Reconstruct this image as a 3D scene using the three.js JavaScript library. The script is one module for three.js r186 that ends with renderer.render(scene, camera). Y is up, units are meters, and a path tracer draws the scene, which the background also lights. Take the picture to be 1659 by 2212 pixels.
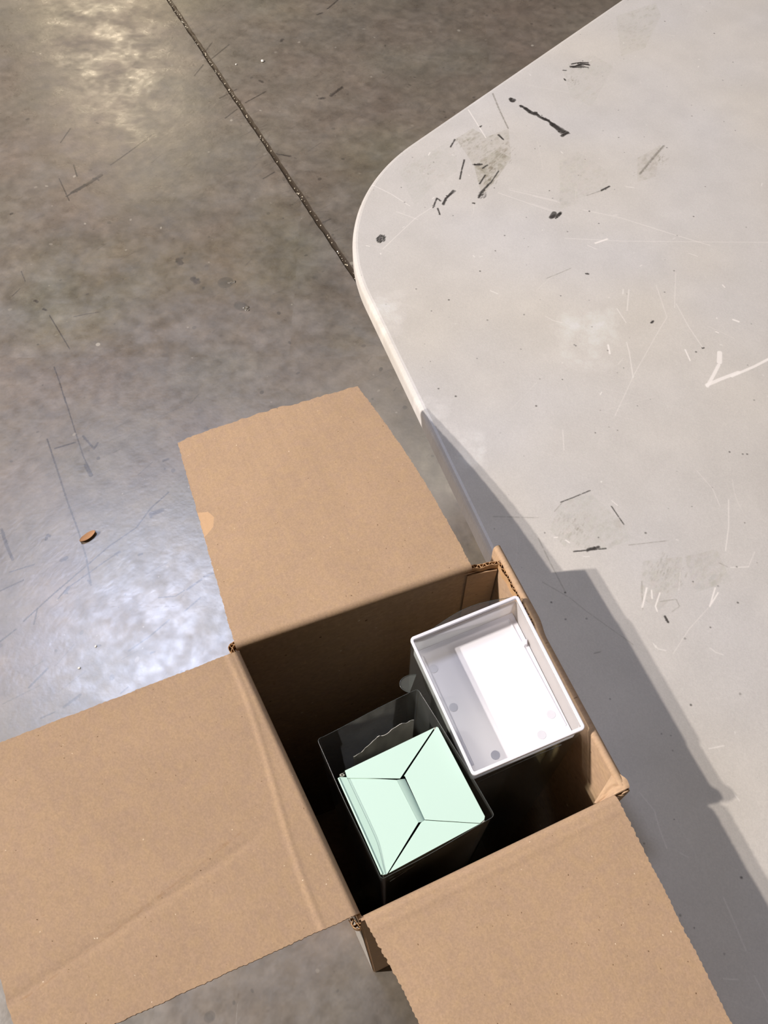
import * as THREE from 'three';
import { mergeGeometries, mergeVertices } from 'three/addons/utils/BufferGeometryUtils.js';
import { RoundedBoxGeometry } from 'three/addons/geometries/RoundedBoxGeometry.js';
import { RectAreaLightUniformsLib } from 'three/addons/lights/RectAreaLightUniformsLib.js';

// ---------------------------------------------------------------- camera, light, exposure
const scene = new THREE.Scene();
scene.background = new THREE.Color(0x000000);
const camera = new THREE.PerspectiveCamera(63.45, 1659 / 2212, 0.02, 80);
camera.position.set(0, 1.59, 0);                       // phone held over a table top 0.74 m high
camera.up.set(0.0026, 0.5258, -0.8506);
camera.lookAt(-0.004246, 1.59 - 0.850569, -0.525847);
const renderer = new THREE.WebGLRenderer({ antialias: true });
renderer.toneMapping = THREE.LinearToneMapping;
renderer.toneMappingExposure = 1.0;
renderer.shadowMap.enabled = true;
RectAreaLightUniformsLib.init();

// lamps: [name, x, z, width, depth, radiance, colour, lens glow, label]; each fitting hangs from the ceiling
const LAMP_Y = 6.9;
const LAMPS = [
  ['high_bay_lamp', -8.25, 0.45, 0.26, 0.26, 6900, 0xfff6ee, 14, 'square high bay lamp on the left, nearer one of the close pair'],
  ['high_bay_lamp', -9.25, 0.6, 0.26, 0.26, 8200, 0xfff6ee, 14, 'square high bay lamp on the left, farther one of the close pair'],
  ['ceiling_panel_lamp', -2.3, -3.5, 2.2, 1.3, 20, 0xd8e2ff, 3, 'long cool white panel lamp above the bare concrete floor'],
  ['ceiling_panel_lamp', 1.0, -2.05, 0.4, 0.4, 60, 0xfff2e4, 3, 'small square white panel lamp above the table'],
  ['ceiling_panel_lamp', 0.9, -5.5, 0.8, 0.8, 13, 0xfff4e2, 3, 'white panel lamp further along the hall, past the small square one'],
  ['ceiling_panel_lamp', -5.1, -15.2, 1.6, 1.2, 26, 0xffeccb, 4, 'warm white panel lamp at the far end of the hall'],
];
const ROOM = { x0: -14, x1: 10, z0: -19, z1: 9, h: 7.4 };

// ---------------------------------------------------------------- helpers
let seed = 12345;
const rnd = () => { seed = (seed * 1664525 + 1013904223) >>> 0; return seed / 4294967296; };
const rr = (a, b) => a + (b - a) * rnd();
const V = (x, y, z) => new THREE.Vector3(x, y, z);
const lerp = (a, b, t) => a + (b - a) * t;
const sst = (a, b, x) => { const t = Math.min(1, Math.max(0, (x - a) / (b - a))); return t * t * (3 - 2 * t); };
const NT = new Float32Array(256 * 256); for (let i = 0; i < NT.length; i++) NT[i] = rnd();
function vn(x, y) {
  const xi = Math.floor(x), yi = Math.floor(y); let fx = x - xi, fy = y - yi;
  fx = fx * fx * (3 - 2 * fx); fy = fy * fy * (3 - 2 * fy);
  const a = (yi & 255) << 8, b = ((yi + 1) & 255) << 8, c = xi & 255, d = (xi + 1) & 255;
  return (NT[a + c] * (1 - fx) + NT[a + d] * fx) * (1 - fy) + (NT[b + c] * (1 - fx) + NT[b + d] * fx) * fy;
}
function fbm(x, y, n) { let s = 0, a = 0.5, t = 0; for (let i = 0; i < n; i++) { s += a * vn(x, y); t += a; x = x * 2.03 + 17.3; y = y * 2.03 + 9.1; a *= 0.5; } return s / t; }

const counts = {};
function numbered(n) { const k = counts[n] = (counts[n] ?? -1) + 1; return k ? n + '_' + String(k).padStart(3, '0') : n; }
function thing(name, label, category, at = [0, 0, 0], group) {
  const o = new THREE.Group(); o.name = numbered(name); o.position.set(...at); scene.add(o);
  o.userData = { label, category }; if (group) o.userData.group = group;
  return o;
}
function structure(name) { const o = new THREE.Group(); o.name = name; o.userData = { kind: 'structure' }; scene.add(o); return o; }
function origin(p) { const v = V(0, 0, 0); for (let q = p; q && q !== scene; q = q.parent) v.add(q.position); return v; }
function part(name, geo, mat, parent, label) {           // geometry is given in room coordinates
  const o = origin(parent); geo.translate(-o.x, -o.y, -o.z);
  const m = new THREE.Mesh(geo, mat); m.name = name; m.castShadow = m.receiveShadow = true; parent.add(m);
  if (label) m.userData.label = label;
  return m;
}
// a sheet with thickness: pos(u, v) is its middle surface
function sheet(pos, nu, nv, th, uvf) {
  const P = [], N = []; const W = nu + 1;
  for (let j = 0; j <= nv; j++) for (let i = 0; i <= nu; i++) P.push(pos(i / nu, j / nv));
  for (let j = 0; j <= nv; j++) for (let i = 0; i <= nu; i++) {
    const du = P[j * W + Math.min(nu, i + 1)].clone().sub(P[j * W + Math.max(0, i - 1)]);
    const dv = P[Math.min(nv, j + 1) * W + i].clone().sub(P[Math.max(0, j - 1) * W + i]);
    N.push(du.cross(dv).normalize());
  }
  const p = [], n = [], t = [], idx = []; const K = P.length;
  const put = (v, nn, u, w) => { p.push(v.x, v.y, v.z); n.push(nn.x, nn.y, nn.z); t.push(...uvf(u, w)); return p.length / 3 - 1; };
  const top = P.map((q, k) => q.clone().addScaledVector(N[k], th / 2)), bot = P.map((q, k) => q.clone().addScaledVector(N[k], -th / 2));
  for (let k = 0; k < K; k++) put(top[k], N[k], (k % W) / nu, Math.floor(k / W) / nv);
  if (th > 0) for (let k = 0; k < K; k++) put(bot[k], N[k].clone().negate(), (k % W) / nu, Math.floor(k / W) / nv);
  for (let j = 0; j < nv; j++) for (let i = 0; i < nu; i++) {
    const a = j * W + i, b = a + 1, c = b + W, d = a + W;
    idx.push(a, b, c, a, c, d); if (th > 0) idx.push(K + a, K + c, K + b, K + a, K + d, K + c);
  }
  if (th > 0) {
    const rim = (k0, k1, flip) => {
      const q = flip ? [top[k0], top[k1], bot[k1], bot[k0]] : [bot[k0], bot[k1], top[k1], top[k0]];
      const nn = q[1].clone().sub(q[0]).cross(q[2].clone().sub(q[0])).normalize();
      const uu = (k) => [(k % W) / nu, Math.floor(k / W) / nv];
      const s = q.map((v, m) => put(v, nn, ...uu(m === 0 || m === 3 ? k0 : k1)));
      idx.push(s[0], s[1], s[2], s[0], s[2], s[3]);
    };
    for (let j = 0; j < nv; j++) { rim(j * W, (j + 1) * W, true); rim(j * W + nu, (j + 1) * W + nu, false); }
    for (let i = 0; i < nu; i++) { rim(i, i + 1, false); rim(nv * W + i, nv * W + i + 1, true); }
  }
  const g = new THREE.BufferGeometry();
  g.setAttribute('position', new THREE.Float32BufferAttribute(p, 3)); g.setAttribute('normal', new THREE.Float32BufferAttribute(n, 3));
  g.setAttribute('uv', new THREE.Float32BufferAttribute(t, 2)); g.setIndex(idx);
  return g;
}
function box(w, h, d, x, y, z) { const g = new THREE.BoxGeometry(w, h, d); g.translate(x, y, z); return g; }
function rbox(w, h, d, r, x, y, z) { const g = new RoundedBoxGeometry(w, h, d, 3, r); g.translate(x, y, z); return g; }
function tube(pts, r, n = 60, k = 8, closed = false) { return new THREE.TubeGeometry(new THREE.CatmullRomCurve3(pts, closed, 'centripetal'), n, r, k, closed); }
// plate: polygon of [x, z] lying flat with its top face at height y
function plate(pts, y, th, bevel = 0, holes = []) {
  const s = new THREE.Shape(pts.map(([x, z]) => new THREE.Vector2(x, -z)));
  for (const h of holes) s.holes.push(new THREE.Path(h.map(([x, z]) => new THREE.Vector2(x, -z))));
  const g = new THREE.ExtrudeGeometry(s, { depth: th - 2 * bevel, bevelEnabled: bevel > 0, bevelThickness: bevel, bevelSize: bevel, bevelOffset: -bevel, bevelSegments: bevel > 0 ? 4 : 0, curveSegments: 16 });
  g.rotateX(-Math.PI / 2); g.translate(0, y - th + bevel, 0);
  return g;
}
function mapXZ(g, x0, z0, w, h) {
  const p = g.attributes.position, u = g.attributes.uv;
  for (let i = 0; i < p.count; i++) u.setXY(i, (p.getX(i) - x0) / w, 1 - (p.getZ(i) - z0) / h);
  return g;
}
// polygon with rounded corners, [x, z, r] each
function rounded(pts, seg = 14) {
  const out = [];
  pts.forEach((c, i) => {
    const a = pts[(i + pts.length - 1) % pts.length], b = pts[(i + 1) % pts.length];
    const d1 = new THREE.Vector2(a[0] - c[0], a[1] - c[1]).normalize(), d2 = new THREE.Vector2(b[0] - c[0], b[1] - c[1]).normalize();
    const half = Math.acos(Math.max(-1, Math.min(1, d1.dot(d2)))) / 2, t = c[2] / Math.tan(half);
    const p1 = new THREE.Vector2(c[0], c[1]).addScaledVector(d1, t), p2 = new THREE.Vector2(c[0], c[1]).addScaledVector(d2, t);
    const m = d1.clone().add(d2).normalize(), o = new THREE.Vector2(c[0], c[1]).addScaledVector(m, c[2] / Math.sin(half));
    let a1 = Math.atan2(p1.y - o.y, p1.x - o.x), a2 = Math.atan2(p2.y - o.y, p2.x - o.x);
    while (a2 - a1 > Math.PI) a2 -= 2 * Math.PI; while (a1 - a2 > Math.PI) a2 += 2 * Math.PI;
    for (let k = 0; k <= seg; k++) { const q = lerp(a1, a2, k / seg); out.push([o.x + c[2] * Math.cos(q), o.y + c[2] * Math.sin(q)]); }
  });
  return out;
}
// ---------------------------------------------------------------- painted textures (colour and grain of things, plus some lamp glow on the table)
function canvas(w, h, fn) {
  const c = document.createElement('canvas'); c.width = w; c.height = h; const x = c.getContext('2d');
  const im = x.createImageData(w, h), d = im.data;
  for (let j = 0, k = 0; j < h; j++) for (let i = 0; i < w; i++, k += 4) { const q = fn(i, j); d[k] = q[0]; d[k + 1] = q[1]; d[k + 2] = q[2]; d[k + 3] = 255; }
  x.putImageData(im, 0, 0); return [c, x];
}
function tex(c, srgb = true, repeat) {
  const t = new THREE.CanvasTexture(c); if (srgb) t.colorSpace = THREE.SRGBColorSpace;
  t.wrapS = t.wrapT = THREE.RepeatWrapping; t.anisotropy = 8; if (repeat) t.repeat.set(...repeat); return t;
}
const out3 = [0, 0, 0];
function ragged(x, pts, w, style, a, rough = 0.35) {      // a scuff: short dabs along a line
  let L = 0; for (let i = 2; i < pts.length; i += 2) L += Math.hypot(pts[i] - pts[i - 2], pts[i + 1] - pts[i - 1]);
  x.strokeStyle = style; x.lineCap = 'round'; x.lineJoin = 'round';
  for (let pass = 0; pass < 3; pass++) {
    x.globalAlpha = a * (pass ? 0.5 : 0.75); x.lineWidth = Math.max(0.7, w * (pass ? rr(0.3, 0.7) : 0.75)); x.beginPath();
    for (let i = 0; i < pts.length; i += 2) { const px = pts[i] + rr(-1, 1) * w * rough, py = pts[i + 1] + rr(-1, 1) * w * rough; i ? x.lineTo(px, py) : x.moveTo(px, py); }
    x.setLineDash(pass ? [rr(3, 14), rr(2, 9)] : [rr(12, 40), rr(1, 5)]); x.stroke();
  }
  x.setLineDash([]); x.globalAlpha = a; x.fillStyle = style;
  const n = Math.min(300, L / Math.max(1, w * 0.5));
  for (let k = 0; k < n; k++) {
    let s = rnd() * L, i = 2; for (; i < pts.length - 2; i += 2) { const l = Math.hypot(pts[i] - pts[i - 2], pts[i + 1] - pts[i - 1]); if (s < l) break; s -= l; }
    const l = Math.hypot(pts[i] - pts[i - 2], pts[i + 1] - pts[i - 1]) || 1, q = Math.min(1, s / l);
    const r = w * rr(0.08, 0.24); x.beginPath(); x.arc(lerp(pts[i - 2], pts[i], q) + rr(-0.5, 0.5) * w, lerp(pts[i - 1], pts[i + 1], q) + rr(-0.5, 0.5) * w, r, 0, 7); x.fill();
  }
  x.globalAlpha = 1;
}
// marks seen on the floor and on the table: [width mm, x, z, x, z ...] in millimetres
const FLOOR_SCUFFS = [
[2.6,-502,-1038,-537,-995,-561,-944,-613,-897,-652,-851,-710,-783,-762,-717], [2.2,-589,-882,-625,-850,-648,-828,-685,-794,-700,-768], [2.7,-814,-1191,-767,-1091,-730,-1013,-689,-934,-659,-866,-636,-801], [2.2,-799,-1321,-758,-1228,-718,-1140,-686,-1086],
[4.2,-729,-1198,-701,-1167], [4.8,-862,-938,-843,-902,-820,-863], [2.4,-828,-787,-784,-813], [2.2,-819,-832,-769,-851],
[2.6,-800,-671,-774,-699], [2.4,-739,-746,-739,-710], [3.5,-717,-574,-690,-612], [4,-639,-533,-613,-557],
[2,-681,-510,-656,-522], [2.6,-531,-650,-491,-683,-457,-720], [3.2,-429,-789,-399,-815], [2.1,-487,-771,-451,-774,-433,-789],
[3.3,-396,-819,-373,-831], [2.4,-426,-740,-397,-771], [6.6,-711,-862,-704,-868], [5,-597,-876,-589,-880],
[3.9,-546,-873,-539,-878], [6.4,-688,-785,-685,-794], [5,-758,-912,-756,-926,-750,-922], [3.1,-485,-645,-478,-648],
[3.5,-417,-599,-416,-606], [7.1,-705,-1113,-689,-1086], [8.5,-535,-978,-511,-989], [3.8,-645,-812,-639,-807],
[2.3,-532,-560,-520,-573], [4.7,-525,-1126,-517,-1132], [3.6,-597,-661,-591,-661], [3,-790,-1163,-745,-1181],
[4.2,-696,-1163,-690,-1179], [5.3,-947,-2085,-926,-2115,-904,-2136], [9.6,-931,-2105,-895,-2141,-861,-2181], [3.3,-843,-2231,-796,-2296,-739,-2380],
[11,-581,-1814,-574,-1794], [6.6,-421,-2676,-411,-2663], [8.2,-216,-2571,-207,-2576], [8.2,-180,-2586,-163,-2613,-147,-2633],
[7.5,-366,-2912,-362,-2925], [5.8,-249,-3085,-233,-3096], [4.5,-214,-3123,-176,-3184], [3.6,-622,-2770,-644,-2704],
[3.7,-602,-2797,-547,-2893], [3.1,-632,-2824,-607,-2907], [4.1,-545,-2576,-495,-2626], [3.5,-459,-2551,-398,-2612],
[3.4,-516,-2467,-484,-2514], [4.4,-339,-2282,-297,-2270], [3.2,-371,-2163,-339,-2195], [3.1,-188,-1961,-163,-1980],
[2.7,-987,-2168,-936,-2064], [2.8,-1020,-2343,-1003,-2417], [3.3,-956,-2232,-935,-2178], [2.5,-845,-1418,-821,-1367,-792,-1302],
[2,-895,-1599,-854,-1536,-818,-1479], [1.8,-1009,-1767,-989,-1728], [1.7,-1012,-1671,-997,-1699], [1.7,-830,-1593,-800,-1603,-766,-1610],
[11.8,-531,-1738,-520,-1717], [5.8,-945,-1653,-940,-1648], [5.2,-918,-1623,-910,-1618],
];
const TABLE_DARK = [
[6.5,215,-1373,216,-1365,221,-1365], [4,231,-1352,240,-1342], [5.8,238,-1342,247,-1334,254,-1327], [4.6,254,-1329,263,-1321,270,-1311,277,-1306],
[3.7,270,-1314,282,-1298], [7.3,281,-1297,290,-1286,300,-1273], [4.5,293,-1267,305,-1273], [3.9,334,-1468,342,-1471,351,-1478,365,-1475],
[2.3,335,-1477,350,-1482,366,-1482], [1.9,336,-1466,358,-1468,364,-1466], [1.6,317,-1458,323,-1457], [2.2,316,-1431,318,-1426],
[1.5,106,-1236,114,-1257], [1.8,127,-1203,122,-1177,117,-1153], [2.4,188,-1269,195,-1256], [3.5,142,-1189,153,-1190],
[2,156,-1180,164,-1189], [1.7,148,-1141,159,-1163], [2.8,145,-1108,151,-1121,165,-1143], [1.4,166,-1143,181,-1174],
[2,134,-1095,138,-1094], [3.1,88,-1092,93,-1105,107,-1124], [2,72,-1084,79,-1106,84,-1100], [1.7,79,-1082,82,-1068],
[1.8,157,-1291,161,-1294], 
[6.3,256,-1060,261,-1067], [4.6,266,-1065,270,-1070],
[2.5,341,-1124,354,-1133], [2,292,-935,295,-935], [2.2,371,-837,373,-840], [1.6,432,-789,434,-789],
[1.8,309,-388,312,-381], [2.5,235,-473,247,-476], [1.1,218,-471,256,-475], [0.9,210,-539,227,-546,248,-556],
[0.9,271,-533,282,-507],
];
const TABLE_GREY = [
[3.4,186,-1387,196,-1332,206,-1286], [4.8,408,-1164,436,-1205,459,-1237], [0.8,307,-406,326,-409,328,-400,318,-393], [0.8,291,-432,288,-412,286,-395],
[0.8,177,-431,206,-411,222,-395,240,-379,269,-354], [0.9,127,-519,181,-517], [1.1,178,-489,188,-458,202,-418], [1.6,225,-344,232,-346],
[1.1,283,-479,329,-485], [1.1,201,-526,212,-539], [1,384,-455,393,-450], [1.3,233,-926,255,-938,271,-947],
[1.4,315,-1111,341,-1124],
];
const TABLE_LIGHT = [
[1.5,141,-1340,166,-1261], [1.4,-23,-1140,7,-1117,36,-1088], [1,176,-1119,256,-1074], [1,194,-1126,267,-1099],
[1,15,-1075,48,-1056], [1,-6,-990,44,-1059,74,-1088], [0.9,230,-1111,271,-1095], [0.9,228,-1092,262,-1074],
[1.1,306,-1077,361,-1058,436,-1019,485,-995], [3.1,314,-1001,333,-1010], [0.9,270,-1012,359,-1005,574,-1001], [1.2,302,-996,314,-988],
[1.3,349,-902,340,-860], [1.3,326,-865,335,-837], [1,412,-873,421,-829,433,-789], [0.8,390,-911,394,-847,375,-816,332,-743,295,-671],
[1,223,-850,234,-841,246,-837], [2.5,304,-795,304,-779], [1.4,330,-800,331,-782,329,-736], [1.9,408,-786,411,-766],
[6.8,454,-780,450,-763], [4.6,448,-758,436,-738,425,-721], [5.1,425,-723,445,-733,472,-745], [3.9,461,-738,495,-755,517,-768],
[2,486,-911,488,-906], [2.9,486,-842,493,-838], [1.9,457,-819,460,-817], [1.2,450,-978,462,-971],
[0.8,423,-937,408,-865], [0.8,312,-759,321,-771], [1.4,350,-1064,356,-1065], [0.9,225,-649,223,-617],
[1.3,414,-542,406,-504,395,-471], [0.7,384,-585,398,-558,402,-532], [2.1,295,-423,291,-412,286,-399], [1.8,300,-420,299,-410],
[1.6,309,-417,301,-400,302,-394], [1.6,373,-423,362,-400,375,-417], [0.8,362,-400,334,-373,311,-344], [1.2,293,-353,295,-349,303,-347],
[1,352,-350,357,-345,365,-342], [1.3,396,-449,417,-450], [0.8,417,-450,429,-470], [1.7,210,-486,214,-483],
[1.5,197,-490,201,-490], [1.1,228,-464,235,-464], [1.1,328,-240,344,-243], [0.8,337,-443,331,-420],
[0.6,313,-101,318,-82,324,-57], [0.6,327,-37,334,-16], [0.6,250,-197,262,-179,264,-162,268,-144], [0.8,297,-35,312,-34],
[0.8,280,-140,287,-136],
];
const TABLE_PATCHES = [
[115,-1258,145,-1287,169,-1264,206,-1286,204,-1207,177,-1186,158,-1159,142,-1186,127,-1229],
[142,-1186,180,-1228,204,-1207,179,-1159,150,-1110],
[439,-1638,523,-1686,525,-1638,476,-1528,428,-1502],
[210,-539,248,-552,278,-513,290,-488,256,-473,208,-476,193,-501],
[296,-458,344,-464,333,-423,305,-395,285,-412],
[346,-464,385,-473,394,-431,348,-417],
[282,-1199,310,-1213,300,-1092,269,-1080],
[312,-1227,357,-1171,350,-1125,301,-1105],
[410,-1205,455,-1241,432,-1157,400,-1144],
[317,-1468,376,-1511,409,-1468,354,-1346,321,-1378],
[20,-1174,110,-1258,115,-1173,71,-1133,44,-1088],
];
// ---------------------------------------------------------------- room shell
const plain = (c, r = 0.85) => new THREE.MeshStandardMaterial({ color: c, roughness: r });
{
  const { x0, x1, z0, z1, h } = ROOM, cx = (x0 + x1) / 2, cz = (z0 + z1) / 2, w = x1 - x0, d = z1 - z0, t = 0.2;
  const wallM = plain(0x7d7464), ceilM = plain(0x625b4f);
  const S = (n, g, m) => { const o = part(n, g, m, scene); o.userData.kind = 'structure'; };
  S('wall_left', box(t, h, d + 2 * t, x0 - t / 2, h / 2, cz), wallM);
  S('wall_right', box(t, h, d + 2 * t, x1 + t / 2, h / 2, cz), wallM);
  S('wall_back', box(w, h, t, cx, h / 2, z0 - t / 2), wallM);
  S('wall_front', box(w, h, t, cx, h / 2, z1 + t / 2), wallM);
  S('ceiling', box(w + 2 * t, t, d + 2 * t, cx, h + t / 2, cz), ceilM);
}
for (const [name, x, z, w, d, power, colour, glow, label] of LAMPS) {
  const o = thing(name, label, 'lamp', [x, LAMP_Y, z]);
  const metal = plain(0x9a9a98, 0.5);
  part('housing', rbox(w + 0.06, 0.09, d + 0.06, 0.02, x, LAMP_Y + 0.05, z), metal, o);
  part('lens', box(w, 0.012, d, x, LAMP_Y, z), new THREE.MeshStandardMaterial({ color: 0xffffff, emissive: colour, emissiveIntensity: glow, roughness: 0.6 }), o);
  for (const s of [-1, 1]) part('hanging_rod', tube([V(x + s * w * 0.4, LAMP_Y + 0.09, z), V(x + s * w * 0.4, LAMP_Y + 0.3, z), V(x + s * w * 0.4, ROOM.h, z)], 0.006, 4, 6), metal, o);
  const l = new THREE.RectAreaLight(colour, power, w, d);
  l.position.set(0, -0.012, 0); l.rotation.x = -Math.PI / 2; o.add(l);
}

// ---------------------------------------------------------------- concrete floor: slabs cut by a sawn, filled joint
const REG = { x0: -2, x1: 2, z0: -3.6, z1: 0.6 };
const jointX = (z) => -0.1302 + (z + 1.8292) * 0.4889;
function concrete(x, z, o) {
  const big = fbm(x * 1.7 + 31, z * 1.7 + 11, 3), mid = fbm(x * 7 + 5, z * 7 + 50, 4), fine = fbm(x * 46 + 3, z * 46 + 7, 3), sk = fbm(x * 10 + z * 6, z * 16 - x * 9, 3);
  const hue = fbm(x * 4.3 + 90, z * 4.3 + 40, 3) - 0.5, olive = fbm(x * 2.2 + 140, z * 2.2 + 60, 2);
  let v = 1 + (big - 0.5) * 0.2 + (mid - 0.5) * 0.15 + (fine - 0.5) * 0.24 + (sk - 0.5) * 0.16 + (vn(x * 260, z * 260) - 0.5) * 0.07;
  const ol = sst(0.52, 0.72, olive);
  o[0] = 109 * v * (1 + hue * 0.05); o[1] = 100 * v * (1 - hue * 0.03 + ol * 0.006); o[2] = 89 * v * (1 - hue * 0.02 - ol * 0.04);
  return o;
}
function floorTexture(x0, z0, w, d, mm) {
  const W = Math.round(w * 1000 / mm), D = Math.round(d * 1000 / mm), k = 1000 / mm;
  const [c, x] = canvas(W, D, (i, j) => concrete(x0 + i / k, z0 + j / k, out3));
  const to = (a) => a.map((q, i) => (i % 2 ? (q / 1000 - z0) : (q / 1000 - x0)) * k);
  seed = 777;
  const dot = (px, pz, r, style, a) => { const [u, v] = to([px * 1000, pz * 1000]); x.globalAlpha = a; x.fillStyle = style; x.beginPath(); x.ellipse(u, v, r * k, r * k * rr(0.5, 1), rr(0, 3), 0, 7); x.fill(); x.globalAlpha = 1; };
  for (const [lw, ...p] of FLOOR_SCUFFS) ragged(x, to(p), lw / mm * 1.8, '#35312c', 0.55, 0.22);
  for (let n = 0; n < 1700; n++) dot(rr(-1.6, 1.4), rr(-3.4, 0.1), Math.pow(rnd(), 3) * 0.006 + 0.0012, rnd() < 0.72 ? '#3a352f' : '#c9c2b4', rr(0.15, 0.55));
  for (let n = 0; n < 420; n++) {                         // drag marks, mostly along one direction
    const px = rr(-1.4, 0.4), pz = rr(-3.2, -0.3), l = Math.pow(rnd(), 2) * 0.07 + 0.006, q = 0.75 + rr(-0.35, 0.35);
    ragged(x, to([px * 1000, pz * 1000, (px + Math.cos(q) * l) * 1000, (pz - Math.sin(q) * l) * 1000]), rr(1.2, 4) / mm, '#403b35', rr(0.1, 0.34), 0.3);
  }
  for (const [px, pz, r] of [[-0.294, -0.01, 0.0095], [-0.227, -0.047, 0.004], [-0.256, -0.03, 0.0035], [-0.085, -0.047, 0.003], [-0.44, -1.72, 0.022], [-0.39, -1.63, 0.022]]) { dot(px, pz, r, '#37332c', 0.3); dot(px, pz, r * 0.8, '#37332c', 0.15); }
  for (let n = 0; n < 500; n++) { const z = rr(-3.3, -1.5); dot(jointX(z) + rr(-0.016, 0.016), z, rr(0.003, 0.009), '#463d34', rr(0.1, 0.26)); }
  x.lineCap = 'round';                                   // dirt worn out of the joint on either side
  for (let n = 0; n < 130; n++) { const z = rr(-3.3, -1.5), px = jointX(z), s = rnd() < 0.5 ? -1 : 1; ragged(x, to([px * 1000, z * 1000, (px + s * rr(0.012, 0.05)) * 1000, (z - s * rr(0, 0.04)) * 1000]), rr(1.5, 4) / mm, '#47413a', rr(0.12, 0.35), 0.4); }
  return tex(c);
}
const roughTile = [0.05, 0.26].map((amp) => canvas(1024, 1024, (i, j) => {
  const a = fbm(i / 64 + j / 90, j / 42 - i / 80, 4), b = fbm(i / 14 + 9, j / 14, 3), q = 255 * (0.35 + (a - 0.5) * amp + (b - 0.5) * 0.13);
  out3[0] = out3[1] = out3[2] = Math.max(45, q); return out3;
})[0]);
const bumpTile = canvas(1024, 1024, (i, j) => { const q = 255 * (fbm(i / 50, j / 50, 3) * 0.5 + fbm(i / 9, j / 9, 3) * 0.5); out3[0] = out3[1] = out3[2] = q; return out3; })[0];
function floorMaterial(map, w, d, worn = 0) {
  return new THREE.MeshPhysicalMaterial({ map, roughness: 1, roughnessMap: tex(roughTile[worn], false, [w / 1.3, d / 1.3]), bumpMap: tex(bumpTile, false, [w / 0.8, d / 0.8]), bumpScale: 0.0003, ior: 2.3 });
}
const floor = structure('floor');
{
  const edge = (side) => { const p = []; seed = 4242 + side; for (let z = REG.z0; z <= REG.z1 + 1e-6; z += 0.02) p.push([jointX(z) + side * (0.009 + rr(-0.0012, 0.0018)), z]); return p; };
  const L = edge(-1), R = edge(1), cut = -1.45;
  const near = [[jointX(cut) - 0.009, cut], ...L.filter((p) => p[1] > cut), [REG.x0, REG.z1], [REG.x0, cut]];
  const far = [[REG.x0, REG.z0], ...L.filter((p) => p[1] <= cut), [jointX(cut) - 0.009, cut], [REG.x0, cut]];
  const right = [[REG.x1, REG.z0], [REG.x1, REG.z1], ...R.reverse()];
  const T = 0.15;
  const gN = mapXZ(plate(near, 0, T), -1.05, -1.45, 1.75, 1.5), gF = mapXZ(plate(far, 0, T), -1.55, -3.3, 1.75, 1.85);
  const g = mergeGeometries([gN, gF].map((q) => { q.clearGroups(); return q; }), true);
  const slab = part('slab', g, [floorMaterial(floorTexture(-1.05, -1.45, 1.75, 1.5, 0.86), 1.75, 1.5), floorMaterial(floorTexture(-1.55, -3.3, 1.75, 1.85, 0.92), 1.75, 1.85, 1)], floor, 'broad worn concrete slab left of the joint');
  part('slab', mapXZ(plate(right, 0, T), -0.95, -3.3, 2.4, 2.4), floorMaterial(floorTexture(-0.95, -3.3, 2.4, 2.4, 1.3), 2.4, 2.4, 1), floor, 'concrete slab right of the joint, running under the table');
  const { x0, x1, z0, z1 } = ROOM;
  part('slab', mapXZ(plate([[x0, z0], [x1, z0], [x1, z1], [x0, z1]], 0, T, 0, [[[REG.x0, REG.z0], [REG.x1, REG.z0], [REG.x1, REG.z1], [REG.x0, REG.z1]]]), 0, 0, 3, 3), floorMaterial(floorTexture(20, 20, 3, 3, 6), 3, 3), floor);
  // dark sealant sunk in the joint, with grit caught in it
  const fill = []; for (let z = REG.z0; z <= REG.z1; z += 0.05) fill.push(z);
  part('joint_sealant', sheet((u, v) => { const z = lerp(REG.z0, REG.z1, v); return V(jointX(z) + (0.5 - u) * 0.024, -0.004 - 0.0012 * Math.cos((u - 0.5) * 4) + 0.0015 * vn(z * 60, u * 5), z); }, 6, 500, 0.002, (u, v) => [u, v]),
    new THREE.MeshPhysicalMaterial({ color: 0x3f352a, roughness: 0.35 }), floor, 'dark glossy sealant in the joint');
  seed = 99; const grit = [];
  for (let n = 0; n < 150; n++) { const z = rr(-3.3, -1.7), s = rr(0.0008, 0.0024); const q = new THREE.IcosahedronGeometry(s, 0); q.scale(1, 0.7, rr(0.8, 1.6)); q.rotateY(rr(0, 6)); q.translate(jointX(z) + rr(-0.004, 0.004), -0.0025, z); grit.push(q); }
  const gm = part('grit', mergeGeometries(grit), new THREE.MeshPhysicalMaterial({ color: 0xd8cdb6, roughness: 0.2 }), floor, 'pale grit lying in the joint'); gm.userData.kind = 'stuff';
}

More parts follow.
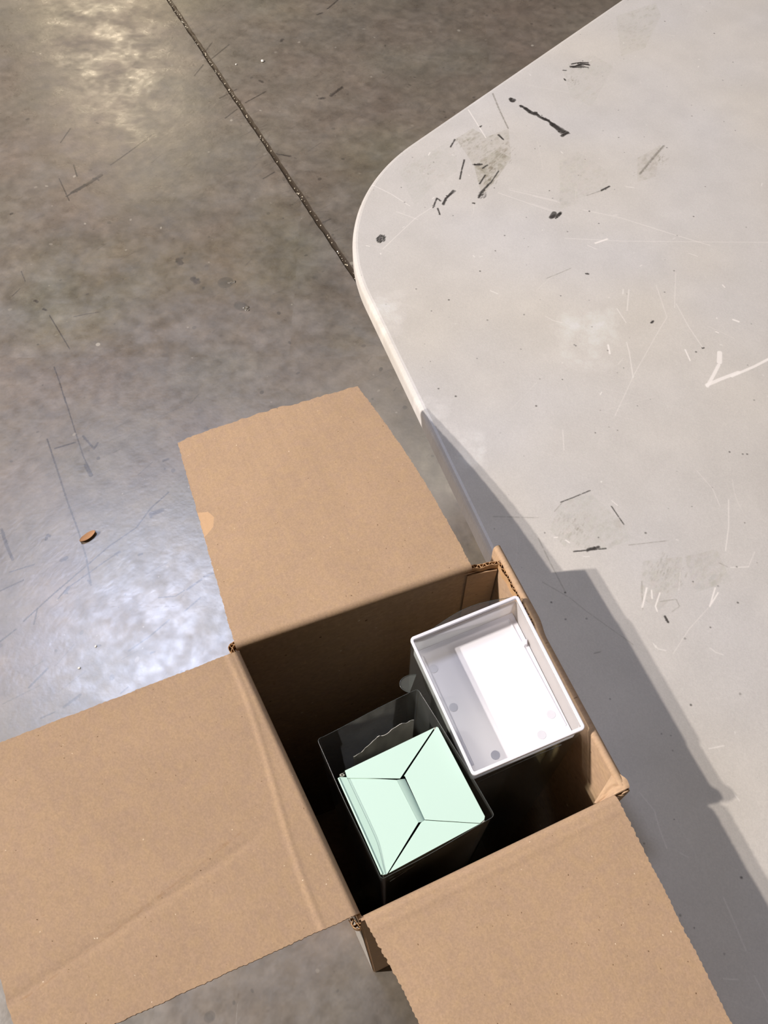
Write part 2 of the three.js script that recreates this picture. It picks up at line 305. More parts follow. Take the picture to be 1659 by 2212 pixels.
// ---------------------------------------------------------------- plastic folding table
{
  const A = [0.3344, 0.9424], B = [0.678, -0.735], C = [-0.1063 + 0.0035, -1.093];
  const at = (a, b) => [C[0] + a * A[0] + b * B[0], C[1] + a * A[1] + b * B[1]];
  const v3 = at(1.6, 0), v1 = at(0, 1.25);
  const outline = rounded([[...C, 0.35], [...v3, 0.12], [v3[0] + 1.25, v3[1] - 0.42, 0.12], [v1[0] + 0.9, v1[1] + 0.9, 0.12], [...v1, 0.12]], 40).reverse();
  const o = thing('folding_table', 'large light grey plastic folding table with a rounded corner, scuffed and scratched top', 'table', [0.75, 0, -0.85]);
  const x0 = -0.12, z0 = -1.72, w = 0.92, d = 1.8, mm = 0.88, W = Math.round(w * 1000 / mm), D = Math.round(d * 1000 / mm), k = 1000 / mm;
  const [c, x] = canvas(W, D, (i, j) => {
    const px = x0 + i / k, pz = z0 + j / k, a = fbm(px * 5, pz * 5, 3) - 0.5, b = fbm(px * 30, pz * 30, 3) - 0.5, f = vn(i * 0.9, j * 0.9) - 0.5, h = fbm(px * 6 + 70, pz * 6 + 20, 2) - 0.5;
    const v = 1 + a * 0.07 + b * 0.05 + f * 0.055;
    out3[0] = 196 * v * (1 + h * 0.02); out3[1] = 191 * v; out3[2] = 185 * v * (1 - h * 0.05); return out3;
  });
  const to = (p) => p.map((q, i) => (i % 2 ? (q / 1000 - z0) : (q / 1000 - x0)) * k);
  seed = 31;
  TABLE_PATCHES.forEach((p, n) => {                     // tape residue and grime with a ragged outline
    const q = to(p), dark = [0.5, 0.7, 0.26, 0.16, 0.14, 0.13, 0.14, 0.13, 0.25, 0.16, 0.16][n];
    x.save(); x.beginPath(); for (let i = 0; i < q.length; i += 2) i ? x.lineTo(q[i], q[i + 1]) : x.moveTo(q[i], q[i + 1]); x.closePath(); x.clip();
    x.globalAlpha = dark * 0.26; x.fillStyle = '#8a8370'; x.fill();
    const bx = q.filter((_, i) => !(i % 2)), bz = q.filter((_, i) => i % 2), mx = [Math.min(...bx), Math.max(...bx), Math.min(...bz), Math.max(...bz)];
    for (let m = 0; m < 260; m++) { x.globalAlpha = dark * rr(0.1, 0.4); x.fillStyle = rnd() < 0.6 ? '#7d7664' : '#b9b2a4'; x.beginPath(); x.ellipse(rr(mx[0], mx[1]), rr(mx[2], mx[3]), rr(1, 9), rr(1, 4), 2.3 + rr(-0.3, 0.3), 0, 7); x.fill(); }
    x.restore();
  });
  for (const [lw, ...p] of TABLE_GREY) ragged(x, to(p), lw / mm, '#6f695f', 0.42, 0.3);
  for (const [lw, ...p] of TABLE_DARK) ragged(x, to(p), lw / mm * 1.6, '#2a2724', 0.9, 0.3);
  for (const [cx, cz, r, n, a] of [[-10, -1011, 6.5, 70, 0.55], [-10, -1011, 4, 30, 0.4], [350, -1470, 7, 40, 0.3], [150, -1112, 7, 34, 0.35], [170, -1180, 16, 60, 0.22], [330, -1425, 14, 50, 0.15], [148, -1235, 22, 50, 0.16], [190, -1215, 26, 70, 0.2], [165, -1150, 12, 40, 0.25], [128, -1250, 14, 40, 0.2], [60, -1180, 45, 60, 0.1], [445, -1600, 45, 60, 0.1], [320, -440, 24, 60, 0.14], [225, -500, 26, 70, 0.13], [445, -1200, 16, 50, 0.16]]) for (let m = 0; m < n; m++) {   // rubbed in scribbles and smears
    const q = rr(0, 6.3), d = r * (n > 55 && r < 8 ? rr(0.55, 1.05) : rr(0, 1)), [u, v] = to([cx + d * Math.cos(q), cz + d * 1.15 * Math.sin(q)]), l = rr(1.5, 5);
    x.globalAlpha = a; x.strokeStyle = r > 8 ? '#6c6555' : '#2c2926'; x.lineWidth = rr(0.7, 2); x.beginPath(); x.moveTo(u, v); x.lineTo(u + l * 0.6, v - l); x.stroke();
  }
  for (const [lw, ...p] of TABLE_LIGHT) {
    const q = to(p); x.strokeStyle = '#efe9e2'; x.lineCap = 'round'; x.lineJoin = 'round'; x.globalAlpha = lw > 1.4 ? 0.8 : 0.5; x.lineWidth = Math.max(0.8, lw / mm); x.beginPath();
    for (let i = 0; i < q.length; i += 2) i ? x.lineTo(q[i], q[i + 1]) : x.moveTo(q[i], q[i + 1]); x.stroke();
  }
  for (let n = 0; n < 420; n++) { x.globalAlpha = rr(0.3, 0.8); x.fillStyle = '#3a3632'; x.beginPath(); x.arc(rr(0, W), rr(0, D), rr(0.4, 1.6), 0, 7); x.fill(); }
  for (let n = 0; n < 150; n++) { const u = rr(0, W), v = rr(0, D), q = rr(0, 6), l = rr(1, 16) * rnd(); x.globalAlpha = rr(0.25, 0.7); x.strokeStyle = '#efeae4'; x.lineWidth = rr(0.8, 2.6); x.beginPath(); x.moveTo(u, v); x.lineTo(u + l * Math.cos(q), v + l * Math.sin(q)); x.stroke(); }
  for (let n = 0; n < 90; n++) { const u = rr(0, W), v = rr(0, D), q = rr(0, 6), l = rr(10, 90); x.globalAlpha = rr(0.1, 0.28); x.strokeStyle = '#ece6de'; x.lineWidth = rr(0.5, 1.2); x.beginPath(); x.moveTo(u, v); x.quadraticCurveTo(u + l * 0.5 * Math.cos(q) + rr(-6, 6), v + l * 0.5 * Math.sin(q), u + l * Math.cos(q), v + l * Math.sin(q)); x.stroke(); }
  for (const [px, pz, r] of [[0.0, -0.86, 26], [0.055, -0.66, 30], [0.105, -0.62, 20], [0.27, -0.8, 34], [0.3, -0.83, 22]]) for (let n = 0; n < 60; n++) { const [u, v] = to([px * 1000, pz * 1000]); x.globalAlpha = 0.05; x.fillStyle = '#e4e8e2'; x.beginPath(); x.ellipse(u + rr(-r, r), v + rr(-r, r) * 1.6, rr(3, r * 0.5), rr(3, r * 0.7), rr(0, 3), 0, 7); x.fill(); }  // whitish smudges, with the lamp glow by the table edge painted into the colour
  x.globalAlpha = 1;
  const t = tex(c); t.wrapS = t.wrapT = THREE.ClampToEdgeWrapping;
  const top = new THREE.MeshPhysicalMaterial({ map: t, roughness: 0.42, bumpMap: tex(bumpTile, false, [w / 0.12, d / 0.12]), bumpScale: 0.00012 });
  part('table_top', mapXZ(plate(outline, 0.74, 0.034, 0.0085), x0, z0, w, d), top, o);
  const steel = new THREE.MeshStandardMaterial({ color: 0x6b6d70, roughness: 0.4, metalness: 0.8 });
  for (const [a, b] of [[0.3, 0.35], [1.25, 0.35], [0.45, 0.95], [1.3, 1.0]]) {
    const [lx, lz] = at(a, b);
    part('leg', tube([V(lx, 0.709, lz), V(lx, 0.4, lz), V(lx, 0.012, lz)], 0.014, 6, 14), steel, o);
    part('foot', new THREE.CylinderGeometry(0.018, 0.02, 0.03, 16).translate(lx, 0.015, lz), plain(0x222222, 0.7), o);
  }
  part('apron_rail', tube([V(...[at(0.3, 0.35)[0], 0.69, at(0.3, 0.35)[1]]), V(...[at(1.25, 0.35)[0], 0.69, at(1.25, 0.35)[1]])], 0.012, 4, 10), steel, o);
}
// ---------------------------------------------------------------- cardboard carton
function kraft(w, h, sx, extra) {                         // w, h in metres
  const k = 1024 / Math.max(w, h), W = Math.round(w * k), H = Math.round(h * k); seed = sx;
  const ox = rr(0, 200), oy = rr(0, 200);
  const [c, x] = canvas(W, H, (i, j) => {
    const a = fbm(ox + i / 150, oy + j / 150, 3) - 0.5, b = fbm(ox + i / 26, oy + j / 20, 3) - 0.5, f = fbm(ox + i / 5, oy + j / 4, 2) - 0.5, v = 1 + a * 0.05 + b * 0.04 + f * 0.11;
    out3[0] = 175 * v; out3[1] = 146 * v; out3[2] = 117 * v * (1 - b * 0.06); return out3;
  });
  x.lineCap = 'round';
  for (let n = 0; n < 1800; n++) { const u = rr(0, W), v = rr(0, H), q = rr(0, 6.3), l = rr(1, 7); x.globalAlpha = rr(0.12, 0.4); x.strokeStyle = rnd() < 0.5 ? '#8d6d4c' : '#d9b48c'; x.lineWidth = rr(0.7, 2.2); x.beginPath(); x.moveTo(u, v); x.lineTo(u + l * Math.cos(q), v + l * Math.sin(q)); x.stroke(); }
  for (let n = 0; n < 75; n++) { x.globalAlpha = rr(0.5, 0.95); x.fillStyle = rnd() < 0.68 ? '#5a4027' : '#f3e2c8'; x.beginPath(); x.ellipse(rr(0, W), rr(0, H), rr(0.8, 2.6), rr(0.8, 2), rr(0, 3), 0, 7); x.fill(); }
  x.globalAlpha = 1; if (extra) extra(x, k, W, H);
  return c;
}
const fluteTile = canvas(256, 256, (i, j) => { const q = 128 + 14 * Math.sin(i / 256 * Math.PI * 2 * 8) + 80 * (fbm(i / 18, j / 18, 3) - 0.5); out3[0] = out3[1] = out3[2] = q; return out3; })[0];
function kraftMaterial(w, h, sx, extra) {
  return new THREE.MeshStandardMaterial({ map: tex(kraft(w, h, sx, extra)), roughness: 0.88, bumpMap: tex(fluteTile, false, [w / 0.05, h / 0.05]), bumpScale: 0.0002 });
}
const YB = 0.82, TH = 0.0036, RF = 0.0055;
const carton = thing('cardboard_box', 'tall open brown cardboard box with its flaps spread out, standing against the table', 'box', [0.04, 0, -0.25]);
const unit = (a, b) => b.clone().sub(a).normalize();
// top corners of the wall middle surfaces and of the walls at the floor
const cBL = V(-0.1515, 0, -0.319), cBR = V(0.1167, 0, -0.4182), cFR = V(0.2132, 0, -0.1785), cFL = V(-0.0236, 0, -0.0752);
const cen = cBL.clone().add(cBR).add(cFR).add(cFL).multiplyScalar(0.25);
const low = (c) => cen.clone().lerp(c, 0.998);
const wallSkin = kraftMaterial(0.3, 0.82, 501);
function wall(a, b, topY, parentName = 'wall', label) {    // a to b seen from inside, left to right
  const la = low(a), lb = low(b), L = a.distanceTo(b);
  return part(parentName, sheet((u, v) => {
    const y = v * (typeof topY === 'function' ? topY(u) : topY), p = a.clone().lerp(b, u).lerp(la.clone().lerp(lb, u), 1 - y / YB);
    p.y = y + 0.0005 * (1 - v); return p;
  }, 40, 20, TH, (u, v) => [u * L / 0.3, v]), wallSkin, carton, label);
}
const TOPW = YB - RF;
wall(cBL, cBR, (u) => TOPW - 0.004 * sst(0.86, 0.9, u), 'wall', 'back wall, in shade inside');
wall(cFR, cFL, TOPW, 'wall', 'front wall');
wall(cFL, cBL, TOPW, 'wall', 'left wall');
wall(cBR, cFR, (u) => TOPW - 0.006 * (1 - sst(0.3, 0.36, u)) - 0.0005, 'wall', 'right wall, lit inside, torn free of its flap at the back');
part('bottom', plate([low(cBL), low(cBR), low(cFR), low(cFL)].map((p) => { const q = cen.clone().lerp(p, 0.985); return [q.x, q.z]; }), 0.006, 0.005), wallSkin, carton);
// glue seam inside the back corner
{
  const d = unit(cBL, cBR), n = V(0.34, 0, 0.94);
  part('glue_tab', sheet((u, v) => { const p = cBR.clone().addScaledVector(d, -0.036 + 0.033 * u).addScaledVector(n, 0.0032 + 0.0035 * u * u); p.y = lerp(0.56, TOPW - 0.006, v); return p; }, 10, 6, 0.0016, (u, v) => [u * 0.1, v]), wallSkin, carton, 'overlapping glue seam at the back right corner');
}
// a flap: fold over the wall top h0-h1, then a panel running out to t0-t1
function flap(h0, h1, t0, t1, mat, label, { wob = 0.0007, end = () => 0, sideA = () => 0, sideB = () => 0, lift = () => 0, u0 = 0, u1 = 1 } = {}) {
  const H0 = h0.clone().setY(TOPW), H1 = h1.clone().setY(TOPW), hd = unit(H0, H1), NV = 190, FR = 0.06, ph = rr(0, 100);
  const fn = (u, v) => {
    const uu = lerp(u0, u1, u), B = H0.clone().lerp(H1, uu), T = t0.clone().lerp(t1, uu);
    const out = T.clone().sub(B).setY(0), len = out.length(); out.normalize();
    let p;
    if (v < FR) { const q = (v / FR) * Math.PI / 2; p = B.clone().addScaledVector(out, RF * (1 - Math.cos(q))); p.y += RF * Math.sin(q); }
    else {
      const d = (v - FR) / (1 - FR), s = B.clone().addScaledVector(out, RF); s.y += RF;
      p = s.lerp(T.clone().addScaledVector(out, end(uu) + wob * 1.3 * (vn(uu * 70 + ph, 3) - 0.5) * 2), d); p.y += lift(uu, d * len);
    }
    const d = Math.max(0, (v - FR) / (1 - FR)), saw = ((d * 62 + ph) % 1 < 0.5 ? 1 : -1) * wob * 0.25 + wob * 0.6 * (vn(d * 90 + ph, 8) - 0.5) * 2;
    if (u < 0.012) p.addScaledVector(hd, sideA(d) - saw * (d > 0 ? 1 : 0)); else if (u > 0.988) p.addScaledVector(hd, sideB(d) + saw * (d > 0 ? 1 : 0));
    else p.addScaledVector(hd, lerp(sideA(d), sideB(d), u));
    return p;
  };
  return part('flap', sheet(fn, 84, NV, TH, (u, v) => [u, v]), mat, carton, label);
}
seed = 60;
// back flap, drooping slightly to its far edge
flap(V(cBR.x, 0, cBR.z), V(cBL.x, 0, cBL.z), V(-0.0123 + 0.0, 0.7965, -0.683), V(-0.2484, 0.7965, -0.586),
  kraftMaterial(0.27, 0.28, 11, (x, k, W, H) => {          // liner peeled off at the outer edge
    x.fillStyle = '#d3ac82'; x.globalAlpha = 0.65; x.beginPath(); x.moveTo(W, H * 0.37); x.lineTo(W * 0.955, H * 0.385); x.lineTo(W * 0.935, H * 0.42); x.lineTo(W * 0.95, H * 0.46); x.lineTo(W, H * 0.49); x.fill(); x.globalAlpha = 1;
  }), 'back flap lying out flat', { u0: 0.105, u1: 1, wob: 0.0009, end: (u) => 0.0035 * sst(0.42, 0.5, u) * (1 - sst(0.93, 1, u)) - 0.006 * (1 - sst(0, 0.12, u)), lift: (u, d) => 0.003 * Math.sin(Math.PI * u) * sst(0, 0.1, d), sideA: (d) => -0.006 * Math.sin(Math.PI * d) });
// left flap with a second crease beside the fold and a dent across it
flap(V(cBL.x, 0, cBL.z), V(cFL.x, 0, cFL.z), V(-0.4042, 0.844, -0.1997), V(-0.2713, 0.844, 0.0297),
  kraftMaterial(0.26, 0.28, 22, (x, k, W, H) => {
    x.strokeStyle = '#8f6b48'; x.lineCap = 'round'; seed = 5;
    for (let n = 0; n < 70; n++) { const q = rnd(); x.globalAlpha = rr(0.05, 0.16); x.lineWidth = rr(2, 7); const px = W * lerp(0.62, 0.83, q) + rr(-3, 3), py = H * (1 - lerp(0.25, 0.95, q)); x.beginPath(); x.moveTo(px, py); x.lineTo(px + rr(2, 5), py - rr(8, 26)); x.stroke(); } x.globalAlpha = 1;
  }), 'left flap lying out flat', { wob: 0.0007, u0: 0.02, u1: 0.985,
    lift: (u, d) => { const c = 0.004 + 0.022 * sst(0.1, 0.95, u); return 0.0004 * Math.exp(-(((d - c) / 0.0022) ** 2)) - 0.0004 * sst(c, c + 0.006, d) - 0.0007 * Math.exp(-(((u - 0.62 - 0.2 * d / 0.28) / 0.012) ** 2)) * sst(0.03, 0.07, d); } });
// front flap, its left edge cut askew
flap(V(cFL.x, 0, cFL.z), V(cFR.x, 0, cFR.z), V(0.088, 0.822, 0.178), V(0.3105, 0.822, 0.0845), kraftMaterial(0.26, 0.28, 33), 'front flap lying out flat towards the viewer',
  { wob: 0.0012, u0: 0.012, u1: 0.965, sideA: (d) => 0.013 * Math.sin(Math.PI * Math.min(1, d)) * (d < 1 ? 1 : 0), lift: (u, d) => 0.0005 * Math.exp(-(((d - 0.007) / 0.003) ** 2)) });
// right flap: folded right over and hanging outside the box
{
  const d = unit(cBR, cFR), o = V(0.93, 0, -0.367).normalize(), L = cBR.distanceTo(cFR), R = 0.0021, path = [0.03, Math.PI * R, 0.07], tot = path[0] + path[1] + path[2];
  part('flap', sheet((u, v) => {
    const sh = 0.0036 * (1 - sst(0.33, 0.42, u)), p = cBR.clone().addScaledVector(d, lerp(-0.016, L + 0.001, u) + (u < 0.02 ? 0.0025 * vn(v * 14, 4) : 0)).addScaledVector(o, sh);
    let s = v * tot; const top = YB - R - TH / 2 + 0.0005;
    if (s < path[0]) { p.y = top - path[0] + s; p.addScaledVector(o, 0); }
    else if ((s -= path[0]) < path[1]) { const q = s / R; p.addScaledVector(o, R * (1 - Math.cos(q))); p.y = top + R * Math.sin(q); }
    else { s -= path[1]; p.addScaledVector(o, 2 * R + 0.0006 * Math.sin(u * 9) * s / 0.07); p.y = top - s; }
    return p;
  }, 60, 60, TH, (u, v) => [u, v * 0.4]), kraftMaterial(0.27, 0.11, 44), carton, 'right flap folded over and hanging outside');
  // crumpled end of the fold at the front corner
  part('crumpled_corner', sheet((u, v) => { const p = cFR.clone().addScaledVector(d, -0.02 * u * (1 - v * 0.85) - 0.001).addScaledVector(o, 0.0055 - 0.026 * v + 0.002 * Math.sin(u * 5)); p.y = YB + 0.0015 - 0.02 * v * v - 0.006 * u + 0.002 * vn(u * 5, v * 6); return p; }, 16, 16, 0.0012, (u, v) => [u * 0.1, v * 0.04]), wallSkin, carton, 'crumpled paper at the front right corner');
}
// raw corrugated edges where the back right corner is torn open
function corrugated(pts, y, h) {
  const cv = new THREE.CatmullRomCurve3(pts.map(([x, z]) => V(x, 0, z)), false, 'centripetal'), L = cv.getLength(), gs = [];
  const strip = (off, th, n) => sheet((u, v) => { const p = cv.getPointAt(u), t = cv.getTangentAt(u), nn = V(t.z, 0, -t.x); p.addScaledVector(nn, off(u * L)); p.y = y - h + v * (h + 0.0022 * (vn(u * 22, off(0) * 900 + 3) - 0.4)); return p; }, n, 2, th, (u, v) => [u * 0.3, v * 0.02]);
  gs.push(strip((s) => 0.0019 + 0.0004 * Math.sin(s * 400), 0.0005, 60), strip((s) => -0.0019 + 0.0005 * Math.sin(s * 330 + 1), 0.0005, 60), strip((s) => 0.0015 * Math.sin(s / 0.0065 * Math.PI * 2), 0.0005, 160));
  return mergeGeometries(gs);
}
const rawEdge = plain(0xb9936a, 0.95);
part('torn_edge', corrugated([[0.088, -0.4095], [0.098, -0.4112], [0.1085, -0.4135], [0.1185, -0.4155]], YB - 0.0035, 0.009), rawEdge, carton, 'torn corrugated edge on the back wall');
part('torn_edge', corrugated([[0.1185, -0.4135], [0.1276, -0.3937], [0.1374, -0.3692], [0.1465, -0.347], [0.15, -0.338]], YB - 0.0035, 0.01), rawEdge, carton, 'torn corrugated edge along the right wall');
part('torn_edge', corrugated([[-0.1535, -0.3135], [-0.1565, -0.319], [-0.1535, -0.3235], [-0.149, -0.323]], YB - 0.001, 0.02), rawEdge, carton, 'frayed corner between the back and left flaps');
part('torn_edge', corrugated([[-0.0325, -0.0755], [-0.028, -0.0705], [-0.0235, -0.0705]], YB - 0.003, 0.02), rawEdge, carton, 'frayed corner between the left and front flaps');

part('torn_paper', sheet((u, v) => { const p = low(cFL).lerp(low(cBL), 0.002 + u * (0.2 + 0.05 * fbm(v * 9, 2, 2))), n = V(-0.886, 0, 0.4645); p.lerp(cFL.clone().lerp(cBL, 0.002 + u * 0.22), v * 0.9); p.addScaledVector(n, TH / 2 + 0.0007); p.y = 0.004 + v * 0.74 + 0.006 * fbm(u * 9, 5, 2); return p; }, 12, 40, 0.0006, (u, v) => [u, v]), plain(0x8e8983, 0.9), carton, 'grey paper torn along the front left corner of the side wall');

// ---------------------------------------------------------------- things inside the carton
const film = new THREE.MeshPhysicalMaterial({ color: 0xeef2ee, transmission: 0.955, thickness: 0, roughness: 0.07, ior: 1.5, side: THREE.DoubleSide });
const filmRim = new THREE.MeshPhysicalMaterial({ color: 0x8a908c, roughness: 0.25, transmission: 0.8, thickness: 0 });
function loopAt(quad, r) {                                // closed rounded path round a quad [x, z] x 4
  const p = rounded(quad.map(([x, z]) => [x, z, r]), 6), acc = [0]; p.push(p[0]);
  for (let i = 1; i < p.length; i++) acc.push(acc[i - 1] + Math.hypot(p[i][0] - p[i - 1][0], p[i][1] - p[i - 1][1]));
  return { getPointAt: (u) => { const s = u * acc[acc.length - 1]; let i = 1; while (i < p.length - 1 && acc[i] < s) i++; const q = (s - acc[i - 1]) / (acc[i] - acc[i - 1] || 1); return V(lerp(p[i - 1][0], p[i][0], q), 0, lerp(p[i - 1][1], p[i][1], q)); } };
}
function sleeve(o, quad, y0, rimY, bulge) {
  const c = loopAt(quad, 0.003), cx = quad.reduce((a, q) => a + q[0], 0) / 4, cz = quad.reduce((a, q) => a + q[1], 0) / 4;
  const at = (u, v) => { const p = c.getPointAt(u % 1), top = rimY(u), y = lerp(y0, top, v); const b = bulge(u, top - y), r = V(p.x - cx, 0, p.z - cz).normalize(); p.addScaledVector(r, b); p.y = y; return p; };
  part('film_wall', sheet(at, 160, 24, 0, (u, v) => [u, v]), film, o, 'clear stiff film');
  part('film_rim', tube(Array.from({ length: 160 }, (_, i) => at(i / 160, 1)), 0.0003, 320, 5, true), filmRim, o, 'upper edge of the film catching light');
  part('film_base', plate(quad, y0 + 0.0008, 0.0008), film, o);
}
const PAD = 0.0065;
{ // clear box round the mint carton; path starts at the back left corner
  const q = [[-0.0659, -0.2248], [-0.006, -0.1053], [0.0947, -0.1573], [0.0285, -0.2735]];
  const o = thing('clear_plastic_box', 'open clear plastic box round the mint green carton, its film rim standing above the carton', 'plastic box', [0.015, PAD, -0.2]);
  sleeve(o, q, PAD, (u) => 0.825 + 0.002 * Math.sin(u * 12) - 0.003 * sst(0.2, 0.28, u) * (1 - sst(0.5, 0.58, u)), (u, d) => 0.001 * Math.sin(u * Math.PI * 4) ** 2 * (u > 0.5 && u < 0.8 ? 0 : 1) * Math.exp(-d / 0.03));
  part('film_crease', tube([V(0.0014, 0.7935, -0.1075), V(0.0434, 0.8005, -0.1316), V(0.0771, 0.7965, -0.1485)], 0.0003, 20, 4), filmRim, o, 'faint crease across the front film');
}
{ // clear box under the white tray
  const q = [[0.0219, -0.3239], [0.0772, -0.1908], [0.1833, -0.2341], [0.1316, -0.3704]];
  const o = thing('clear_plastic_box', 'clear plastic box with a rounded tab, closed by the white tray on its top', 'plastic box', [0.107, PAD, -0.29]);
  sleeve(o, q, PAD, (u) => 0.8242, (u, d) => (u > 0.74 ? 0.0095 * Math.sin(Math.PI * (u - 0.74) / 0.26) ** 2 * Math.exp(-d / 0.03) : 0));
  const c = V(0.02, 0.8125, -0.2829), pts = []; for (let k = 0; k <= 20; k++) { const a = 0.35 + Math.PI * 0.5 + (k / 20) * Math.PI * 0.93; pts.push([c.x + 0.006 + 0.0145 * Math.cos(a), c.z + 0.0095 * Math.sin(a)]); }
  part('film_tab', plate(pts, 0.8125, 0.0005), film, o, 'rounded clear tab sticking out to the left');
  part('film_tab_rim', tube(pts.map(([x, z]) => V(x, 0.8127, z)), 0.0003, 40, 5), filmRim, o);
  part('film_crease', tube([V(0.0836, 0.7945, -0.1929), V(0.1250, 0.7975, -0.2108), V(0.1654, 0.8005, -0.2264)], 0.0003, 20, 4), filmRim, o, 'faint crease across the front film');
}
{ // white tray closing the second box
  const o = thing('plastic_tray', 'glossy white plastic tray with a raised rim, inside the box by its right wall', 'tray', [0.106, 0.78, -0.286]);
  const w = new THREE.MeshPhysicalMaterial({ color: 0xe8e7ee, roughness: 0.24, clearcoat: 0.3, clearcoatRoughness: 0.18 });
  const thin = new THREE.MeshPhysicalMaterial({ color: 0xf8f7fc, roughness: 0.9, transmission: 0.8, thickness: 0, side: THREE.DoubleSide });
  const rim = [[0.0211, -0.3244, 0.0045], [0.0766, -0.1897, 0.0045], [0.1844, -0.2335, 0.0045], [0.1321, -0.3718, 0.0045]];
  const cx = 0.1036, cz = -0.2798, ins = (d) => rim.map(([x, z, r]) => { const l = Math.hypot(x - cx, z - cz), s = (l - d * 1.41) / l; return [cx + (x - cx) * s, cz + (z - cz) * s, Math.max(0.0015, r - d)]; });
  const outer = rounded(rim).reverse(), inner = rounded(ins(0.0034));
  part('rim', plate(outer, 0.829, 0.004, 0.0009, [inner]), w, o);
  const sl = loopAt(ins(0.0036).map(([x, z]) => [x, z]), 0.0025);
  part('side_wall', sheet((u, v) => { const p = sl.getPointAt(u); p.y = lerp(0.7951, 0.8252, v); return p; }, 400, 6, 0, (u, v) => [u, v]), thin, o);
  const fl = part('tray_floor', plate(rounded(ins(0.0044)).reverse(), 0.7973, 0.0022), w, o);
  const mark = new THREE.MeshPhysicalMaterial({ color: 0xd6d5db, roughness: 0.5 });
  for (const [x, z] of [[0.046, -0.3043], [0.0642, -0.2644], [0.1591, -0.2572], [0.1479, -0.237], [0.1021, -0.2177]]) {
    part('moulding_mark', new THREE.CylinderGeometry(0.0044, 0.0044, 0.0004, 32).translate(x, 0.7974, z), mark, fl, 'greyish round moulding mark');
  }
  // low ribs and a clip moulded beside the left and right sides
  const e = V(0.0577, 0, 0.1401).normalize(), s = V(0.9245, 0, -0.381);
  const bar = (a0, a1, b, wd, ht) => sheet((u, v) => { const p = V(0.0211, 0, -0.3244).addScaledVector(e, lerp(a0, a1, u)).addScaledVector(s, b + (v - 0.5) * wd); p.y = 0.7974 + ht * Math.sin(Math.PI * v); return p; }, 6, 8, 0.0003, (u, v) => [u, v]);
  part('rib', bar(0.012, 0.13, 0.0105, 0.0024, 0.0003), w, o);
  part('rib', bar(0.008, 0.13, 0.11, 0.0024, 0.0004), w, o);
  part('clip', rbox(0.004, 0.006, 0.006, 0.0012, 0.1402, 0.8, -0.331), w, o);
}
{ // mint carton, upside down: four interlocked bottom flaps
  const o = thing('mint_carton', 'small mint green carton with four interlocking end flaps, standing inside the open clear box', 'carton', [0.02, PAD, -0.18]);
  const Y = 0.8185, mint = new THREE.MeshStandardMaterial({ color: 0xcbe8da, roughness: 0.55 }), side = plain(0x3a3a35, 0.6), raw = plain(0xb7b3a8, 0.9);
  const BL = [-0.0445, -0.1949], BR = [0.0465, -0.2385], FR = [0.0853, -0.1535], FL = [-0.0039, -0.1096];
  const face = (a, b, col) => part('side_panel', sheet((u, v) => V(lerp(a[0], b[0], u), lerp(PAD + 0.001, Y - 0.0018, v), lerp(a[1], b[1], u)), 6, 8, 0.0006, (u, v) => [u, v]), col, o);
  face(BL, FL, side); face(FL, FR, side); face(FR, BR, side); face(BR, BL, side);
  const fl = (pts, y, label, mat = mint) => part('end_flap', plate(pts, y, 0.0006, 0.00012), mat, o, label);
  fl([[-0.0398, -0.1978], [0.0436, -0.2377], [0.0109, -0.1907], [-0.0376, -0.1912]], Y + 0.0003, 'back end flap');
  fl([[0.0458, -0.2384], [0.0474, -0.2374], [0.0861, -0.1573], [0.0853, -0.1545], [0.0815, -0.1516], [0.0326, -0.1546], [0.0152, -0.1928], [0.0143, -0.1926]], Y + 0.0009, 'right end flap');
  fl([[0.0812, -0.1514], [0.0853, -0.1533], [0.0003, -0.1108], [0.029, -0.1522], [0.0323, -0.1543]], Y - 0.0002, 'front end flap');
  const lf = rounded([[-0.0458, -0.1926, 0.001], [0.0078, -0.1897, 0.0005], [0.0268, -0.1526, 0.0005], [-0.0013, -0.11, 0.001], [-0.0056, -0.1093, 0.001]], 3);
  fl(lf, Y - 0.0009, 'left end flap, tucked under the right one');
  part('end_flap', sheet((u, v) => V(lerp(lerp(0.0079, 0.0269, v), lerp(0.0152, 0.0335, v), u), Y - 0.0012 - 0.0028 * u * (0.5 + 0.5 * u), lerp(lerp(-0.1897, -0.1526, v), lerp(-0.1914, -0.1539, v), u)), 8, 4, 0.0006, (u, v) => [u, v]), mint, o, 'tongue of the left end flap bending under the right one');
  part('folded_edge', tube([V(-0.0453, Y - 0.0012, -0.1916), V(-0.0251, Y - 0.001, -0.1504), V(-0.0055, Y - 0.0012, -0.11)], 0.0011, 20, 8), mint, o);
  part('folded_edge', tube([V(0.0467, Y - 0.0004, -0.2367), V(0.0663, Y - 0.0002, -0.1963), V(0.0852, Y - 0.0006, -0.1567)], 0.0011, 20, 8), mint, o);
  for (const [x, z, r] of [[0.0452, -0.2368, 0.0011], [0.083, -0.1538, 0.0015], [-0.042, -0.194, 0.0012]]) part('worn_corner', new THREE.TorusGeometry(r, 0.0006, 6, 14).rotateX(Math.PI / 2).scale(1.4, 1, 0.8).translate(x, Y - 0.0002, z), raw, o, 'worn corner showing grey board');
}
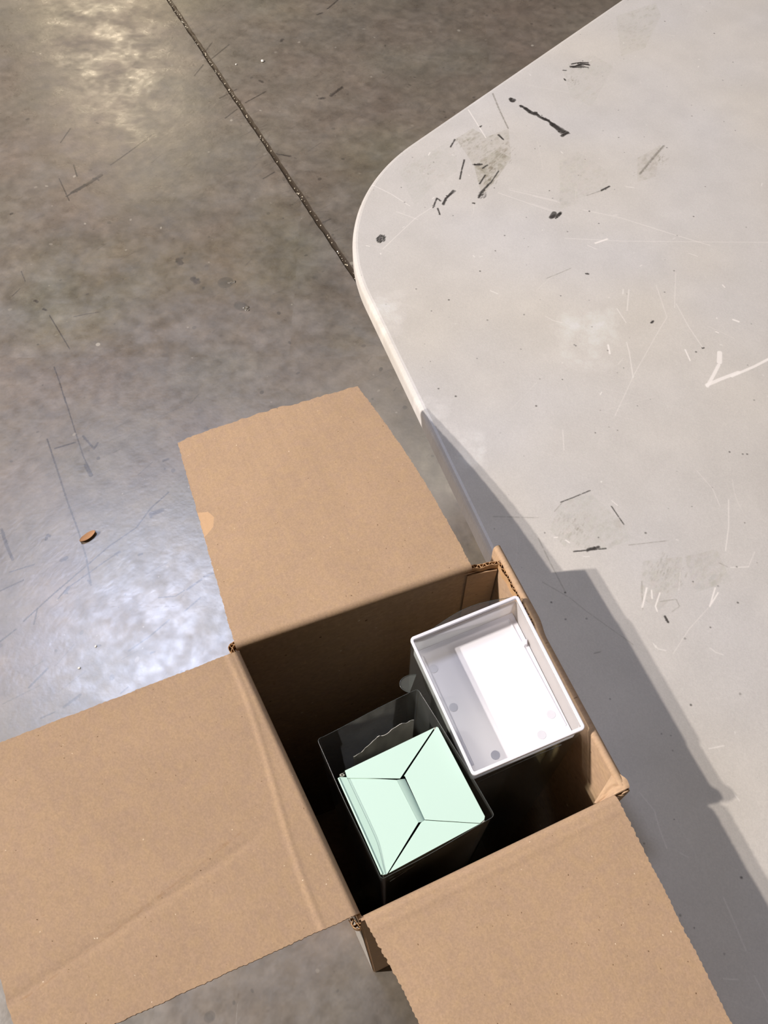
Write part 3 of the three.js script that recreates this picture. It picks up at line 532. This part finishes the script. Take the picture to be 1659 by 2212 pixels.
{ // crumpled clear wrap pushed down behind the mint carton
  const o = thing('crumpled_wrap', 'crumpled sheet of cloudy plastic wrap squeezed in behind the mint carton', 'plastic wrap', [-0.005, PAD, -0.24]);
  const m = new THREE.MeshPhysicalMaterial({ color: 0xe6e4dd, transmission: 0.4, thickness: 0, roughness: 0.35, side: THREE.DoubleSide });
  part('wrap_sheet', sheet((u, v) => {
    const x = lerp(-0.034, 0.025, u), z = -0.2245 - (x + 0.02) * 0.47 + 0.007 * (fbm(u * 5, v * 29 + 2, 2) - 0.5) - 0.008 * v + 0.003, h = 0.806 * (0.962 + 0.036 * sst(0, 0.75, u) - 0.03 * Math.abs(fbm(u * 6, 1, 2) - 0.5) - 0.012 * sst(0.85, 1, u));
    return V(x, PAD + 0.001 + v * h, z);
  }, 30, 40, 0.0004, (u, v) => [u, v]), m, o);
}

// ---------------------------------------------------------------- bits on the floor
{
  const o = thing('cardboard_scrap', 'small curled brown scrap lying on the pale shiny patch of concrete', 'scrap', [-0.665, 0, -0.92]);
  part('scrap_sheet', sheet((u, v) => { const a = (u - 0.5) * 2, w = 0.0095 * Math.sqrt(Math.max(0.02, 1 - a * a * 0.95)), l = a * 0.0195, k = (v - 0.5) * 2 * w; const ca = Math.cos(0.75), sa = Math.sin(0.75); return V(-0.665 + l * ca + k * sa, 0.0012 + 0.002 * a * a + 0.0035 * (v - 0.3) ** 2 * (v > 0.3 ? 3 : 1), -0.92 - l * sa + k * ca); }, 20, 12, 0.0011, (u, v) => [u * 0.1, v * 0.1]),
    plain(0x9c7452, 0.85), o);
  const crumbMat = plain(0xe6e0d4, 0.6); let first;
  for (const [x, z, s, label] of [[-0.51, -2.769, 0.004, 'tiny white crumb left of the joint sealant, beside a larger flake'], [-0.4217, -2.787, 0.0072, 'pale wedge shaped flake of debris right of the tiny white crumb'], [-0.6, -0.66, 0.0028, 'tiny white crumb in the shiny patch, near the left flap of the box'], [-0.625, -0.613, 0.0032, 'white crumb in the shiny patch, lowest one by the left flap']]) {
    const c = thing('crumb', label, 'crumb', [x, 0, z], 'pale crumbs on the concrete');
    const g = new THREE.IcosahedronGeometry(s, 0); g.scale(1, 0.45, 0.8); g.rotateY(x * 40); g.translate(x, s * 0.42, z); part('crumb_body', g, crumbMat, c);
  }
  const drop = new THREE.MeshPhysicalMaterial({ color: 0x6b655b, roughness: 0.12, ior: 1.6 });
  for (const [x, z, label] of [[-0.4244, -1.7242, 'shiny dried drip on the concrete, upper of two near the table corner'], [-0.3773, -1.6206, 'shiny dried drip on the concrete, lower of two near the table corner']]) {
    const c = thing('dried_drip', label, 'drip', [x, 0, z], 'shiny drips on the concrete');
    const g = []; seed = Math.round(-x * 1000);
    for (let k = 0; k < 5; k++) { const q = new THREE.SphereGeometry(1, 14, 8, 0, 6.3, 0, 1.57); q.scale(rr(0.003, 0.007), rr(0.0012, 0.0025), rr(0.003, 0.006)); q.translate(x + rr(-0.009, 0.009), 0, z + rr(-0.006, 0.006)); g.push(q); }
    part('drip_bead', mergeGeometries(g), drop, c);
  }
}
renderer.render(scene, camera);
